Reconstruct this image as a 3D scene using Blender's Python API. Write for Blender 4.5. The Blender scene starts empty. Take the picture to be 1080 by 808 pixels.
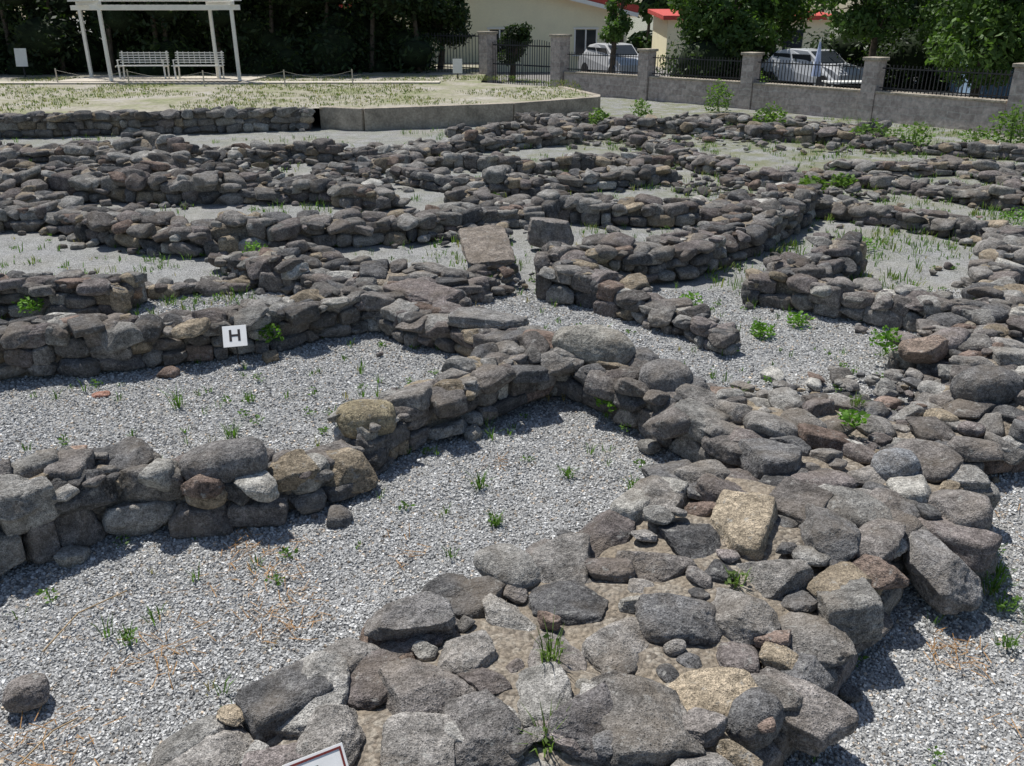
import bpy, bmesh, math, random
import numpy as np
from mathutils import Vector, noise as mn
SC=bpy.context.scene
random.seed(7)

# ------------------------------------------------------------------ materials
def newmat(name,diffuse=False):
    m=bpy.data.materials.new(name); m.use_nodes=True
    nt=m.node_tree; nt.nodes.clear()
    o=nt.nodes.new("ShaderNodeOutputMaterial")
    b=nt.nodes.new("ShaderNodeBsdfDiffuse" if diffuse else "ShaderNodeBsdfPrincipled")
    nt.links.new(b.outputs[0],o.inputs[0])
    if not diffuse:
        b.inputs['Roughness'].default_value=.9
        b.inputs['Specular IOR Level'].default_value=.25
    return m,nt,b
class N:
    def __init__(s,nt): s.nt=nt
    def n(s,t,**k):
        x=s.nt.nodes.new(t)
        for a,v in k.items(): setattr(x,a,v)
        return x
    def l(s,a,b): s.nt.links.new(a,b)
    def noise(s,vec,scale,detail=4,rough=.55):
        x=s.n("ShaderNodeTexNoise"); x.inputs['Scale'].default_value=scale
        x.inputs['Detail'].default_value=detail; x.inputs['Roughness'].default_value=rough
        if vec is not None: s.l(vec,x.inputs['Vector'])
        return x.outputs['Fac']
    def vor(s,vec,scale,feature='F1'):
        x=s.n("ShaderNodeTexVoronoi",feature=feature); x.inputs['Scale'].default_value=scale
        if vec is not None: s.l(vec,x.inputs['Vector'])
        return x
    def ramp(s,fac,stops,interp='LINEAR'):
        x=s.n("ShaderNodeValToRGB"); cr=x.color_ramp; cr.interpolation=interp
        while len(cr.elements)<len(stops): cr.elements.new(.5)
        for e,(p,c) in zip(cr.elements,stops):
            e.position=p; e.color=(c,c,c,1) if isinstance(c,(int,float)) else (*c,1)
        s.l(fac,x.inputs[0]); return x.outputs[0]
    def mix(s,fac,a,b,mode='MIX'):
        x=s.n("ShaderNodeMix",data_type='RGBA',blend_type=mode)
        for sock,v in ((x.inputs[0],fac),(x.inputs[6],a),(x.inputs[7],b)):
            if hasattr(v,'is_output'): s.l(v,sock)
            elif isinstance(v,(int,float)): sock.default_value=v
            else: sock.default_value=(*v,1)
        return x.outputs[2]
    def math(s,op,a,b=0):
        x=s.n("ShaderNodeMath",operation=op)
        for sock,v in ((x.inputs[0],a),(x.inputs[1],b)):
            if hasattr(v,'is_output'): s.l(v,sock)
            else: sock.default_value=v
        return x.outputs[0]
    def bump(s,h,strength,dist,prev=None):
        x=s.n("ShaderNodeBump"); x.inputs['Strength'].default_value=strength; x.inputs['Distance'].default_value=dist
        s.l(h,x.inputs['Height'])
        if prev is not None: s.l(prev,x.inputs['Normal'])
        return x.outputs[0]
    def pos(s): return s.n("ShaderNodeNewGeometry").outputs['Position']
    def attr(s,name):
        return s.n("ShaderNodeAttribute",attribute_name=name).outputs['Color']

def mat_stone():
    m,nt,b=newmat("andesite_stone",True); k=N(nt); P=k.pos(); col=k.attr("col")
    n1=k.noise(P,9,3,.6); n2=k.noise(P,42,3,.7); n3=k.noise(P,170,2,.6)
    c=k.mix(1,col,k.ramp(n1,[(.3,.6),(.52,1.0),(.72,1.4)]),'MULTIPLY')
    c=k.mix(1,c,k.ramp(n2,[(.3,.55),(.5,1.0),(.7,1.45)]),'MULTIPLY')
    c=k.mix(.75,c,k.ramp(n3,[(.35,.45),(.5,1.0),(.65,1.65)]),'MULTIPLY')
    nr=k.noise(P,3.1,2,.6)
    c=k.mix(k.ramp(nr,[(.48,0),(.7,.4)]),c,(.25,.205,.155))
    nl=k.noise(P,17,4,.75)
    c=k.mix(k.ramp(nl,[(.58,0),(.68,.6)]),c,(.43,.42,.385))
    v=k.vor(P,85).outputs['Distance']; pit=k.ramp(v,[(.12,0),(.35,1)])
    c=k.mix(k.math('MULTIPLY',k.math('SUBTRACT',1,pit),.5),c,(.05,.045,.042))
    k.l(c,b.inputs['Color'])
    hsum=k.math('ADD',k.math('MULTIPLY',n1,.03),k.math('ADD',k.math('MULTIPLY',n2,.018),k.math('ADD',k.math('MULTIPLY',pit,.0025),k.math('MULTIPLY',n3,.0045))))
    k.l(k.bump(hsum,1,1.0),b.inputs['Normal']); b.inputs['Roughness'].default_value=.5
    return m
def mat_core():
    m,nt,b=newmat("rubble_fill",True); k=N(nt); P=k.pos()
    v=k.vor(P,42); sep=k.n("ShaderNodeSeparateColor"); k.l(v.outputs['Color'],sep.inputs[0])
    c=k.ramp(sep.outputs[0],[(0,(.12,.105,.09)),(.5,(.23,.2,.165)),(1,(.36,.33,.28))])
    n=k.noise(P,5,3,.6); c=k.mix(k.ramp(n,[(.4,.2),(.62,.85)]),c,(.25,.21,.16))
    n2=k.noise(P,60,3,.6); c=k.mix(1,c,k.ramp(n2,[(.3,.6),(.7,1.35)]),'MULTIPLY')
    k.l(c,b.inputs['Color'])
    bp=k.bump(k.math('SUBTRACT',1,v.outputs['Distance']),.8,.015); bp=k.bump(n2,.8,.012,bp)
    k.l(bp,b.inputs['Normal']); return m
def mat_gravel():
    m,nt,b=newmat("gravel_ground_mat",True); k=N(nt); P=k.pos()
    v=k.vor(P,105); v2=k.vor(P,210)
    s1=k.n("ShaderNodeSeparateColor"); k.l(v.outputs['Color'],s1.inputs[0])
    s2=k.n("ShaderNodeSeparateColor"); k.l(v2.outputs['Color'],s2.inputs[0])
    c=k.ramp(s1.outputs[0],[(0,(.17,.17,.167)),(.3,(.34,.34,.33)),(.7,(.47,.47,.455)),(1,(.7,.7,.67))])
    c2=k.ramp(s2.outputs[0],[(0,.2),(.5,.42),(1,.68)])
    c=k.mix(.35,c,c2)
    c=k.mix(1,c,k.ramp(v.outputs['Distance'],[(.25,1.05),(.75,.5)]),'MULTIPLY')  # crevice occlusion painted into the colour: darker towards the cell edges
    big=k.noise(P,.55,4,.6); c=k.mix(k.ramp(big,[(.48,0),(.72,.45)]),c,(.36,.325,.265))
    md=k.noise(P,3.3,4,.65); c=k.mix(1,c,k.ramp(md,[(.3,.82),(.7,1.13)]),'MULTIPLY')
    sep=k.n("ShaderNodeSeparateXYZ"); k.l(P,sep.inputs[0])
    far=k.n("ShaderNodeMapRange"); k.l(sep.outputs[1],far.inputs[0]); far.inputs[1].default_value=7; far.inputs[2].default_value=18
    rt=k.n("ShaderNodeMapRange"); k.l(sep.outputs[0],rt.inputs[0]); rt.inputs[1].default_value=-3; rt.inputs[2].default_value=5; rt.inputs[3].default_value=.4
    g=k.noise(P,1.6,5,.75); gf=k.math('MULTIPLY',k.math('MULTIPLY',k.ramp(g,[(.40,0),(.6,.8)]),far.outputs[0]),rt.outputs[0])
    c=k.mix(gf,c,(.19,.2,.095))
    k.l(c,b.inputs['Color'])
    hs_=k.math('SUBTRACT',0,k.math('ADD',k.math('MULTIPLY',v.outputs['Distance'],.009),k.math('MULTIPLY',v2.outputs['Distance'],.003)))
    k.l(k.bump(hs_,1,1),b.inputs['Normal']); return m
def mat_attr(name,rough=.8,spec=.25,transl=0,diffuse=False):
    m,nt,b=newmat(name,diffuse); k=N(nt); c=k.attr("col")
    k.l(c,b.inputs[0])
    if not diffuse: b.inputs['Roughness'].default_value=rough; b.inputs['Specular IOR Level'].default_value=spec
    if transl:
        t=k.n("ShaderNodeBsdfTranslucent"); k.l(k.mix(1,c,(1.5,1.8,.6),'MULTIPLY'),t.inputs[0])
        mx=k.n("ShaderNodeMixShader"); mx.inputs[0].default_value=transl
        k.l(b.outputs[0],mx.inputs[1]); k.l(t.outputs[0],mx.inputs[2])
        o=[n for n in nt.nodes if n.type=='OUTPUT_MATERIAL'][0]; k.l(mx.outputs[0],o.inputs[0])
    return m
def mat_plain(name,col,rough=.7,var=.25,scale=6,bump=0,metal=0):
    m,nt,b=newmat(name); k=N(nt); P=k.pos()
    n=k.noise(P,scale,4,.65); n2=k.noise(P,scale*8,3,.6)
    c=k.mix(1,col,k.ramp(n,[(.3,1-var),(.7,1+var)]),'MULTIPLY')
    c=k.mix(.5,c,k.ramp(n2,[(.3,1-var),(.7,1+var)]),'MULTIPLY')
    k.l(c,b.inputs['Base Color']); b.inputs['Roughness'].default_value=rough; b.inputs['Metallic'].default_value=metal
    if bump: k.l(k.bump(n2,.6,bump),b.inputs['Normal'])
    return m
def mat_masonry(name,c1,c2,mortar):
    m,nt,b=newmat(name); k=N(nt)
    tc=k.n("ShaderNodeTexCoord").outputs['UV']
    d=k.n("ShaderNodeVectorMath",operation='ADD'); nz=k.n("ShaderNodeTexNoise"); nz.inputs['Scale'].default_value=3
    k.l(tc,nz.inputs['Vector'])
    sc=k.n("ShaderNodeVectorMath",operation='SCALE'); k.l(nz.outputs['Color'],sc.inputs[0]); sc.inputs['Scale'].default_value=.18
    k.l(tc,d.inputs[0]); k.l(sc.outputs[0],d.inputs[1])
    br=k.n("ShaderNodeTexBrick"); k.l(d.outputs[0],br.inputs['Vector'])
    br.inputs['Color1'].default_value=(*c1,1); br.inputs['Color2'].default_value=(*c2,1); br.inputs['Mortar'].default_value=(*mortar,1)
    br.inputs['Scale'].default_value=1; br.inputs['Brick Width'].default_value=.36; br.inputs['Row Height'].default_value=.17; br.inputs['Mortar Size'].default_value=.012
    n=k.noise(k.pos(),9,4,.65)
    c=k.mix(1,br.outputs['Color'],k.ramp(n,[(.3,.65),(.7,1.3)]),'MULTIPLY')
    k.l(c,b.inputs['Base Color'])
    bp=k.bump(k.math('SUBTRACT',1,br.outputs['Fac']),.8,.02); bp=k.bump(n,.5,.02,bp); k.l(bp,b.inputs['Normal'])
    return m
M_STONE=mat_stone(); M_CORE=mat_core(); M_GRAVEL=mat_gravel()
M_PEB=mat_attr("pebble",diffuse=True); M_LEAF=mat_attr("leaf",.55,.3,.3); M_GRASS=mat_attr("grass_blade",.6,.2,.3)
M_BARK=mat_plain("bark",(.1,.08,.06),.9,.4,9,.02)
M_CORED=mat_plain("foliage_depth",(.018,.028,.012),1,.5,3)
M_WHITE=mat_plain("white_paint",(.76,.75,.7),.45,.06,3)
M_IRON=mat_plain("dark_iron",(.035,.035,.037),.5,.3,10)
M_CONC=mat_plain("concrete",(.36,.315,.25),.9,.35,2.5,.03)
M_PATH=mat_plain("pale_concrete",(.52,.47,.39),.9,.15,3,.01)

# ------------------------------------------------------------------ mesh helpers
def mesh_obj(name,V,F,mats,col=None,smooth=False,fm=None,parent=None):
    me=bpy.data.meshes.new(name); V=np.asarray(V,dtype=np.float32); F=np.asarray(F,dtype=np.int32)
    me.vertices.add(len(V)); me.vertices.foreach_set("co",V.ravel())
    k=F.shape[1]; me.loops.add(F.size); me.loops.foreach_set("vertex_index",F.ravel())
    me.polygons.add(len(F)); me.polygons.foreach_set("loop_start",np.arange(0,F.size,k,dtype=np.int32))
    me.polygons.foreach_set("loop_total",np.full(len(F),k,dtype=np.int32))
    me.polygons.foreach_set("use_smooth",np.full(len(F),bool(smooth)))
    if fm is not None: me.polygons.foreach_set("material_index",np.asarray(fm,dtype=np.int32))
    me.update(calc_edges=True); me.validate()
    if col is not None:
        a=me.color_attributes.new("col",'FLOAT_COLOR','POINT')
        c=np.ones((len(V),4),dtype=np.float32); c[:,:3]=col; a.data.foreach_set("color",c.ravel())
    for m in (mats if isinstance(mats,(list,tuple)) else [mats]): me.materials.append(m)
    o=bpy.data.objects.new(name,me); SC.collection.objects.link(o)
    if parent: o.parent=parent
    return o
def empty(name,loc=(0,0,0)):
    e=bpy.data.objects.new(name,None); e.location=loc; SC.collection.objects.link(e); return e
def rotm(ax,ay,az):
    cx,sx=math.cos(ax),math.sin(ax); cy,sy=math.cos(ay),math.sin(ay); cz,sz=math.cos(az),math.sin(az)
    X=np.array([[1,0,0],[0,cx,-sx],[0,sx,cx]]);Y=np.array([[cy,0,sy],[0,1,0],[-sy,0,cy]]);Z=np.array([[cz,-sz,0],[sz,cz,0],[0,0,1]])
    return Z@Y@X
CUBE_V=np.array([[-1,-1,-1],[1,-1,-1],[1,1,-1],[-1,1,-1],[-1,-1,1],[1,-1,1],[1,1,1],[-1,1,1]],float)
CUBE_F=np.array([[0,3,2,1],[4,5,6,7],[0,1,5,4],[1,2,6,5],[2,3,7,6],[3,0,4,7]])
class Boxes:
    def __init__(s): s.V=[];s.F=[];s.n=0;s.m=[]
    def box(s,c,half,R=None,mi=0):
        v=CUBE_V*np.array(half)
        if R is not None: v=v@R.T
        s.V.append(v+np.array(c)); s.F.append(CUBE_F+s.n); s.n+=8; s.m+= [mi]*6
    def beam(s,a,b,w,h=None,mi=0):
        a=np.array(a,float);b=np.array(b,float);d=b-a;L=np.linalg.norm(d);d/=L
        up=np.array([0,0,1.]) if abs(d[2])<.95 else np.array([0,1.,0])
        x=np.cross(up,d);x/=np.linalg.norm(x);y=np.cross(d,x)
        R=np.stack([x,y,d],1); s.box((a+b)/2,(w/2,(h or w)/2,L/2),R,mi)
    def make(s,name,mats,parent=None,bevel=0):
        o=mesh_obj(name,np.concatenate(s.V),np.concatenate(s.F),mats,fm=s.m,parent=parent)
        if bevel:
            md=o.modifiers.new("b",'BEVEL'); md.width=bevel; md.segments=2
        return o

# ------------------------------------------------------------------ rocks
ICO={}
for lv in (2,3,4,5):
    bm=bmesh.new(); bmesh.ops.create_icosphere(bm,subdivisions=lv,radius=1)
    ICO[lv]=(np.array([v.co[:] for v in bm.verts]),np.array([[v.index for v in f.verts] for f in bm.faces])); bm.free()
def make_rock(seed,lv,kind):
    """kind: a = angular, r = rounded, b = blocky"""
    r=np.random.RandomState(seed); v=ICO[lv][0].copy(); rounded=kind=='r'
    pw=6 if kind!='b' else 14
    p4=(np.abs(v)**pw).sum(1)**(1/pw)
    bl=r.uniform(.45,1)*(0.4 if rounded else 1) if kind!='b' else r.uniform(.85,1); v=v*(1-bl)+v/p4[:,None]*bl
    nc={'a':r.randint(7,12),'r':4,'b':r.randint(4,7)}[kind]
    for _ in range(nc):
        n=r.normal(size=3); n/=np.linalg.norm(n); d=r.uniform(.62,1.0) if kind=='a' else (r.uniform(.8,.98) if rounded else r.uniform(.85,1.25))
        ex=v@n-d; k=ex>0; v[k]-=np.outer(ex[k]*(.97 if not rounded else .7),n)
    if kind=='b': v[:,0]+=v[:,1]*r.uniform(-.2,.2); v[:,2]+=v[:,0]*r.uniform(-.12,.12)
    off=Vector(r.uniform(-50,50,3)); am=.5 if rounded else 1
    out=v.copy()
    for i in range(len(v)):
        q=Vector(v[i]); nn=q.normalized()
        d=.07*mn.noise(q*1.3+off)+am*(.045*mn.noise(q*3+off)+.036*mn.noise(q*7+off))
        if lv>=4: d+=am*(.028*mn.noise(q*15+off))
        out[i]=q+nn*d
    out-= (out.max(0)+out.min(0))/2; out/= (out.max(0)-out.min(0))/2
    return out
LIB={}
for lv,cnt in ((2,8),(3,18),(4,18),(5,18)):
    LIB[(lv,'a')]=[(make_rock(100*lv+i,lv,'a')) for i in range(cnt)]
    LIB[(lv,'r')]=[(make_rock(900+100*lv+i,lv,'r')) for i in range(5)]
    LIB[(lv,'b')]=[(make_rock(1900+100*lv+i,lv,'b')) for i in range(8)]
PAL=[((.17,.155,.142),5),((.165,.145,.135),3.0),((.12,.117,.114),5),((.25,.24,.22),3.8),((.19,.145,.12),1.0),((.27,.225,.165),1.8),((.205,.192,.175),4.5),((.35,.335,.30),1.5)]
PW=np.array([p[1] for p in PAL]);PW=PW/PW.sum()
def pcol(r): 
    c=np.array(PAL[r.choice(len(PAL),p=PW)][0]); return c*r.uniform(.72,1.28)*1.2
class Rocks:
    def __init__(s): s.V=[];s.F=[];s.C=[];s.n=0
    def add(s,r,lv,loc,half,ang,col=None,kind=None,pb=.2):
        if kind is None:
            q=r.rand(); kind='r' if q<.09 else ('b' if q<.09+pb else 'a')
        lib=LIB[(lv,kind)]
        v=lib[r.randint(len(lib))]
        fl=r.choice([-1,1],3); v=v*fl; F=ICO[lv][1]
        if fl.prod()<0: F=F[:,::-1]
        v=(v*np.array(half))@rotm(*ang).T+np.array(loc)
        s.V.append(v);s.F.append(F+s.n);s.n+=len(v)
        s.C.append(np.repeat((pcol(r) if col is None else np.array(col))[None],len(v),0))
def resample(P,n):
    P=np.array(P,float); d=np.r_[0,np.cumsum(np.linalg.norm(np.diff(P,axis=0),axis=1))]
    t=np.linspace(0,d[-1],n); return np.stack([np.interp(t,d,P[:,i]) for i in range(P.shape[1])],1)
def offset_line(P,w):
    P=np.array(P,float); n=len(P); w=np.broadcast_to(np.array(w,float),(n,)) 
    T=np.zeros_like(P); T[1:-1]=P[2:]-P[:-2]; T[0]=P[1]-P[0]; T[-1]=P[-1]-P[-2]
    T/=np.linalg.norm(T,axis=1)[:,None]; Nn=np.stack([-T[:,1],T[:,0]],1)
    return P+Nn*(w/2)[:,None],P-Nn*(w/2)[:,None]
def wall(L,R,h,size=.24,lv=4,seed=0,name="stone_wall_ruin",fallen=1.0,rough=.12,base=0.,topd=1.0,toplv=None,missing=.12):
    r=np.random.RandomState(seed); n=60; toplv=toplv or lv
    L=resample(L,n);R=resample(R,n); Cn=(L+R)/2
    S=np.linalg.norm(np.diff(Cn,axis=0),axis=1).sum()
    h=np.array(h,float) if hasattr(h,'__len__') else np.array([h,h]); hx=np.linspace(0,1,len(h))
    off=seed*13.7
    def hh(t): return float(np.interp(t,hx,h))*(1+rough*1.8*mn.noise(Vector((t*S*1.1,off,0)))+rough*mn.noise(Vector((t*S*4,off,5))))
    tt=np.linspace(0,1,n)
    def pt(t,w):
        a=np.array([np.interp(t,tt,L[:,0]),np.interp(t,tt,L[:,1])]);b=np.array([np.interp(t,tt,R[:,0]),np.interp(t,tt,R[:,1])])
        return a+(b-a)*w, np.linalg.norm(b-a)
    def yaw(t):
        a,_=pt(max(0,t-.02),.5);b,_=pt(min(1,t+.02),.5); return math.atan2(b[1]-a[1],b[0]-a[0])
    K=Rocks()
    for side in (0,1):
        nc=max(1,int(round(np.mean(h)/(size*.5))))
        for kx in range(nc):
            s=r.uniform(0,size)-size*.3
            while s<S:
                l=size*r.uniform(.5,1.7); t=min(1,max(0,(s+l/2)/S)); H=hh(t); ch=H/nc
                wd=size*r.uniform(.6,.95); _,W=pt(t,.5); ins=(wd*.5+kx*.025+r.uniform(-.035,.035))/max(W,.1)
                p,_=pt(t,ins if side==0 else 1-ins)
                if not (kx==nc-1 and r.rand()<missing):
                    K.add(r,lv,(p[0],p[1],base+(kx+.5)*ch+r.uniform(-.015,.015)),(l*.52,wd*.55,ch*r.uniform(.5,.68)),
                      (r.uniform(-.12,.12),r.uniform(-.12,.12),yaw(t)+r.uniform(-.2,.2)),pb=.5)
                s+=l*.93
    for t in (0,1):
        _,W=pt(t,.5); m=max(1,int(W/(size*.7)))
        for i in range(m):
            p,_=pt(t,(i+.5)/m)
            H=hh(t); K.add(r,lv,(p[0],p[1],base+H*.4),(size*.4,size*.4,H*.5),(0,0,r.uniform(0,6)))
    A=S*np.mean(np.linalg.norm(L-R,axis=1))
    cand=sorted([size*(.34+1.1*r.rand()**1.9) for _ in range(int(A*topd*300*(.24/size)**2))],reverse=True)
    P=np.zeros((0,3))
    for s in cand:
        t,w=r.rand(),r.uniform(.03,.97); p,W=pt(t,w); rad=s*.43
        if len(P):
            d=np.hypot(P[:,0]-p[0],P[:,1]-p[1])
            if (d<(P[:,2]+rad)*.86).any(): continue
        P=np.vstack([P,[p[0],p[1],rad]])
        hz=s*.5*r.uniform(.3,.6); edge=1-abs(w-.5)*2
        z=base+hh(t)+(.03*min(1,edge*2)-.035)-hz*.4+ (r.uniform(-.03,.035))
        K.add(r,toplv if s>size*.5 else max(3,toplv-1) if toplv>3 else toplv,(p[0],p[1],z),(s*.54,s*.52*r.uniform(.6,.98),hz),(r.uniform(-.25,.25),r.uniform(-.25,.25),r.uniform(0,6.3)))
    for _ in range(int(S*1.8*fallen)):
        t=r.rand(); w=r.choice([-1,1]); _,W=pt(t,.5); dd=r.exponential(.13)+.03
        p,_=pt(t,(1+dd/W) if w>0 else -dd/W); s=size*r.uniform(.15,.75)
        K.add(r,3,(p[0],p[1],base+s*.12),(s*.5,s*.42,s*.28),(r.uniform(-.2,.2),r.uniform(-.2,.2),r.uniform(0,6)))
    nV=K.n; V=[np.concatenate(K.V)];F=[np.concatenate(K.F)];C=[np.concatenate(K.C)]
    fm=[0]*len(F[0])
    Wm=np.mean(np.linalg.norm(L-R,axis=1)); e0=min(.3,.11/Wm)   # core set back behind the facing stones
    nt=max(8,int(S/.07)); ws=[e0,e0+.03,.33,.42,.5,.58,.67,1-e0-.03,1-e0] if e0>.25 else [e0,e0+.02,e0+.08,.38,.5,.62,1-e0-.08,1-e0-.02,1-e0]
    zf=[-.2,.7,.82,.9,.93,.9,.82,.7,-.2]
    cv=[]
    for i in range(nt+1):
        t=i/nt; H=hh(t)
        endf=1 if 0<i<nt else 0
        for w,z in zip(ws,zf):
            p,_=pt(t,w); zz=H*z*endf-(0 if endf else .05)
            if z>0 and endf: zz+=.03*mn.noise(Vector((p[0]*5,p[1]*5,off)))+.02*mn.noise(Vector((p[0]*17,p[1]*17,off)))
            cv.append((p[0],p[1],base+zz))
    q=len(ws); cf=[]
    for i in range(nt):
        for j in range(q-1):
            a=i*q+j; cf+= [(a,a+q,a+1),(a+1,a+q,a+q+1)]
    V.append(np.array(cv));F.append(np.array(cf)+nV);C.append(np.full((len(cv),3),.2)); fm+= [1]*len(cf)
    return mesh_obj(name,np.concatenate(V),np.concatenate(F),[M_STONE,M_CORE],np.concatenate(C),smooth=True,fm=fm)
def cw(P,w,h,**k):
    P=resample(P,max(12,len(P)*4))
    w=np.interp(np.linspace(0,1,len(P)),np.linspace(0,1,len(np.atleast_1d(w))),np.atleast_1d(w))
    L,R=offset_line(P,w); sd=k.get('seed',0)
    if k.get('missing')==.25: h=np.atleast_1d(np.array(h,float))*.86; h=h if len(h)>1 else np.r_[h,h]
    for A,o in ((L,0),(R,50)):
        for i in range(len(A)):
            A[i]+=[.09*mn.noise(Vector((A[i][0]*1.7+o,A[i][1]*1.7,sd))),.09*mn.noise(Vector((A[i][0]*1.7+o,A[i][1]*1.7,sd+9)))]
    return wall(L,R,h,**k)
def rubble(pts,seed,zmax=.18,lv=3):
    """heaps of tumbled stones: pts = (x,y,rx,ry,n,size)"""
    r=np.random.RandomState(seed); K=Rocks()
    for (x,y,rx,ry,n,size) in pts:
        for _ in range(n):
            a,b=r.normal(size=2)*.5; s=size*(.35+.9*r.rand()**1.8); q=math.exp(-(a*a+b*b)*1.5)
            K.add(r,lv,(x+a*rx,y+b*ry,zmax*q*r.uniform(.3,1)+s*.1),(s*.52,s*.42,s*r.uniform(.18,.3)),(r.uniform(-.35,.35),r.uniform(-.35,.35),r.uniform(0,6.3)))
    return mesh_obj("rubble_heap",np.concatenate(K.V),np.concatenate(K.F),M_STONE,np.concatenate(K.C),smooth=True)

# --- foreground broad wall
wall([(-2.1,1.6),(-1.75,1.95),(-1.25,2.35),(-.6,2.98),(-.24,3.34),(.34,3.78),(1.12,4.45)],
     [(.1,1.3),(.42,1.97),(.84,2.24),(1.16,2.54),(1.66,3.16),(1.96,3.62),(2.4,3.95)],[.25,.27,.29,.27],size=.27,lv=4,toplv=5,seed=1,rough=.2,topd=1.6)
cw([(.42,6.25),(1.01,5.62),(1.41,5.05),(1.76,4.6),(2.05,4.25),(2.45,3.95)],[.45,.5,.75,.85],[.34,.31,.28],size=.25,lv=4,seed=2)
cw([(1.35,5.7),(1.8,5.45),(2.24,5.2),(2.83,5.05),(3.4,5.3),(4.5,5.6)],[.5,.8,.8,.6],[.12,.22,.25],size=.22,lv=4,seed=3,rough=.25)
cw([(-.98,4.95),(-.71,5.28),(-.47,5.55),(-.14,5.85),(.3,6.2)],[.4,.42,.45],.32,size=.22,lv=4,seed=4)
cw([(-3.3,3.6),(-2.71,3.95),(-2.44,4.2),(-2.03,4.28),(-1.57,4.35),(-1.1,4.6),(-.95,4.95)],[.55,.5,.42,.24],[.4,.39,.3,.16],size=.25,lv=4,seed=5)
cw([(-4.84,6.0),(-4.14,6.5),(-3.42,6.62),(-2.73,6.86),(-2.02,7.26),(-1.24,7.69)],[.5,.45,.5],[.4,.38,.32],size=.22,lv=4,seed=6)
cw([(-1.4,7.9),(-.77,7.29),(-.16,6.8),(.42,6.35)],[.6,.5,.45],[.2,.25,.29],size=.26,lv=4,seed=7)
cw([(-5.8,7.86),(-4.98,8.0),(-4.5,8.1),(-3.85,8.1)],.5,.36,size=.22,lv=4,seed=8)
cw([(-3.9,8.45),(-3.41,8.7),(-2.76,8.91),(-2.1,9.4)],.3,.1,size=.2,lv=3,seed=9,missing=.3)
far=dict(lv=3,fallen=3,missing=.25)
cw([(-5.5,11.1),(-3.96,10.42),(-2.85,10.63),(-1.71,10.97),(-.51,11.58),(.53,12.04)],[.6,.6,.6,.5],[.38,.38,.34,.26],size=.26,seed=10,rough=.2,**far)
cw([(-8.2,10.62),(-7.06,11.7),(-6.28,11.78),(-5.3,11.1)],.6,.3,size=.27,seed=11,rough=.25,**far)
cw([(-3.34,9.6),(-2.21,8.9),(-1.18,8.55),(-.3,8.6)],[.3,.8,.9,.5],[.12,.26,.24,.15],size=.23,lv=4,seed=12,rough=.3,fallen=3)
cw([(-1.9,8.2),(-1.0,8.0),(-.5,8.1)],[.5,.5,.3],[.2,.22,.12],size=.22,lv=4,seed=13,rough=.3,fallen=3)
cw([(-10.46,15.05),(-8.82,14.9),(-7.35,14.05),(-5.86,13.77),(-4.16,13.59),(-3.16,13.77),(-1.84,12.92)],[1.5,1.5,1.2,1.0,.8,.55],[.38,.42,.36,.26],size=.27,seed=14,rough=.45,**far)
cw([(-6,14.08),(-6.8,16.6),(-5.81,17.5),(-4.6,17.6)],[1.4,1.2,.8],[.36,.46,.3],size=.28,seed=15,rough=.45,**far)
cw([(-4.45,17.6),(-2.67,17.5),(-1.44,18.8),(0,19.4),(1.4,20.3)],.65,.28,size=.27,seed=16,rough=.45,**far)
cw([(-2,15.29),(-.94,14.31),(.31,14.13),(1.6,14.69),(2.66,15.29)],[.5,.65,.6],.27,size=.27,seed=17,rough=.4,**far)
cw([(-.86,12.97),(.27,12.25),(1.33,11.98),(2.39,11.98),(3.67,12.82),(4.84,13.78)],[.55,.6,.5],.25,size=.26,seed=18,rough=.4,**far)
cw([(.32,9.31),(1.04,9.15),(1.69,9.31),(2.5,10.14),(3.34,11.11),(4.41,12.93)],[.5,.7,.7,.6],.36,size=.23,lv=3,seed=19,rough=.2,fallen=2)
cw([(.44,8.6),(.94,8.22),(1.42,7.65),(1.88,6.97)],[.45,.42,.28],[.3,.25,.15],size=.21,lv=4,seed=20,rough=.2)
cw([(2.47,8.46),(2.99,8.12),(3.52,7.8),(4.06,7.45),(4.6,7.2)],[.35,.4,.45],.26,size=.21,lv=4,seed=21,rough=.2,fallen=2)
cw([(2.85,8.45),(3.3,8.9),(3.76,9.54)],.5,.36,size=.22,seed=22,rough=.3,**far)
cw([(4.03,12.6),(4.9,12.31),(5.49,11.78),(6.14,11),(6.86,10.36),(8,9.6)],.5,.25,size=.25,seed=23,rough=.4,**far)
cw([(5.2,15.3),(6.15,14.8),(6.94,13.73),(7.73,12.71),(8.8,11.6)],.45,.22,size=.25,seed=24,rough=.4,**far)
cw([(.25,23.3),(1.82,21.31),(3.78,22.1),(5.78,20.75),(6.94,20.22)],.55,.28,size=.28,seed=25,rough=.45,**far)
cw([(7.16,20.22),(8.43,18.62),(10.68,17.63)],.5,.26,size=.28,seed=26,rough=.45,**far)
cw([(2.43,22.73),(3.16,18.33),(3.79,15.82),(4.94,14.07)],.5,.25,size=.26,seed=27,rough=.4,**far)
cw([(6.29,10.57),(5.4,9.2),(4.75,7.9),(4.0,7.1),(3.3,6.5)],[.4,.4,.5],.18,size=.23,lv=3,seed=28,missing=.4,rough=.4,fallen=3)
cw([(6.05,16.39),(6.89,15.82),(8.2,16.05),(9.52,15.61)],.45,.22,size=.25,seed=29,rough=.4,**far)
cw([(4.3,6.9),(3.75,6.25),(3.3,5.5)],[.4,.5,.6],.24,size=.25,lv=4,seed=30,rough=.2)
cw([(-1.8,16.9),(.5,16.2),(2.9,16.8)],.45,.22,size=.26,seed=32,rough=.45,**far)
cw([(-1.5,21.2),(.5,21.8),(2.2,24.6)],.45,.24,size=.27,seed=33,rough=.45,**far)
cw([(4.6,24.5),(6.8,22.9),(8.8,21.2)],.45,.24,size=.27,seed=34,rough=.45,**far)
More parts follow.
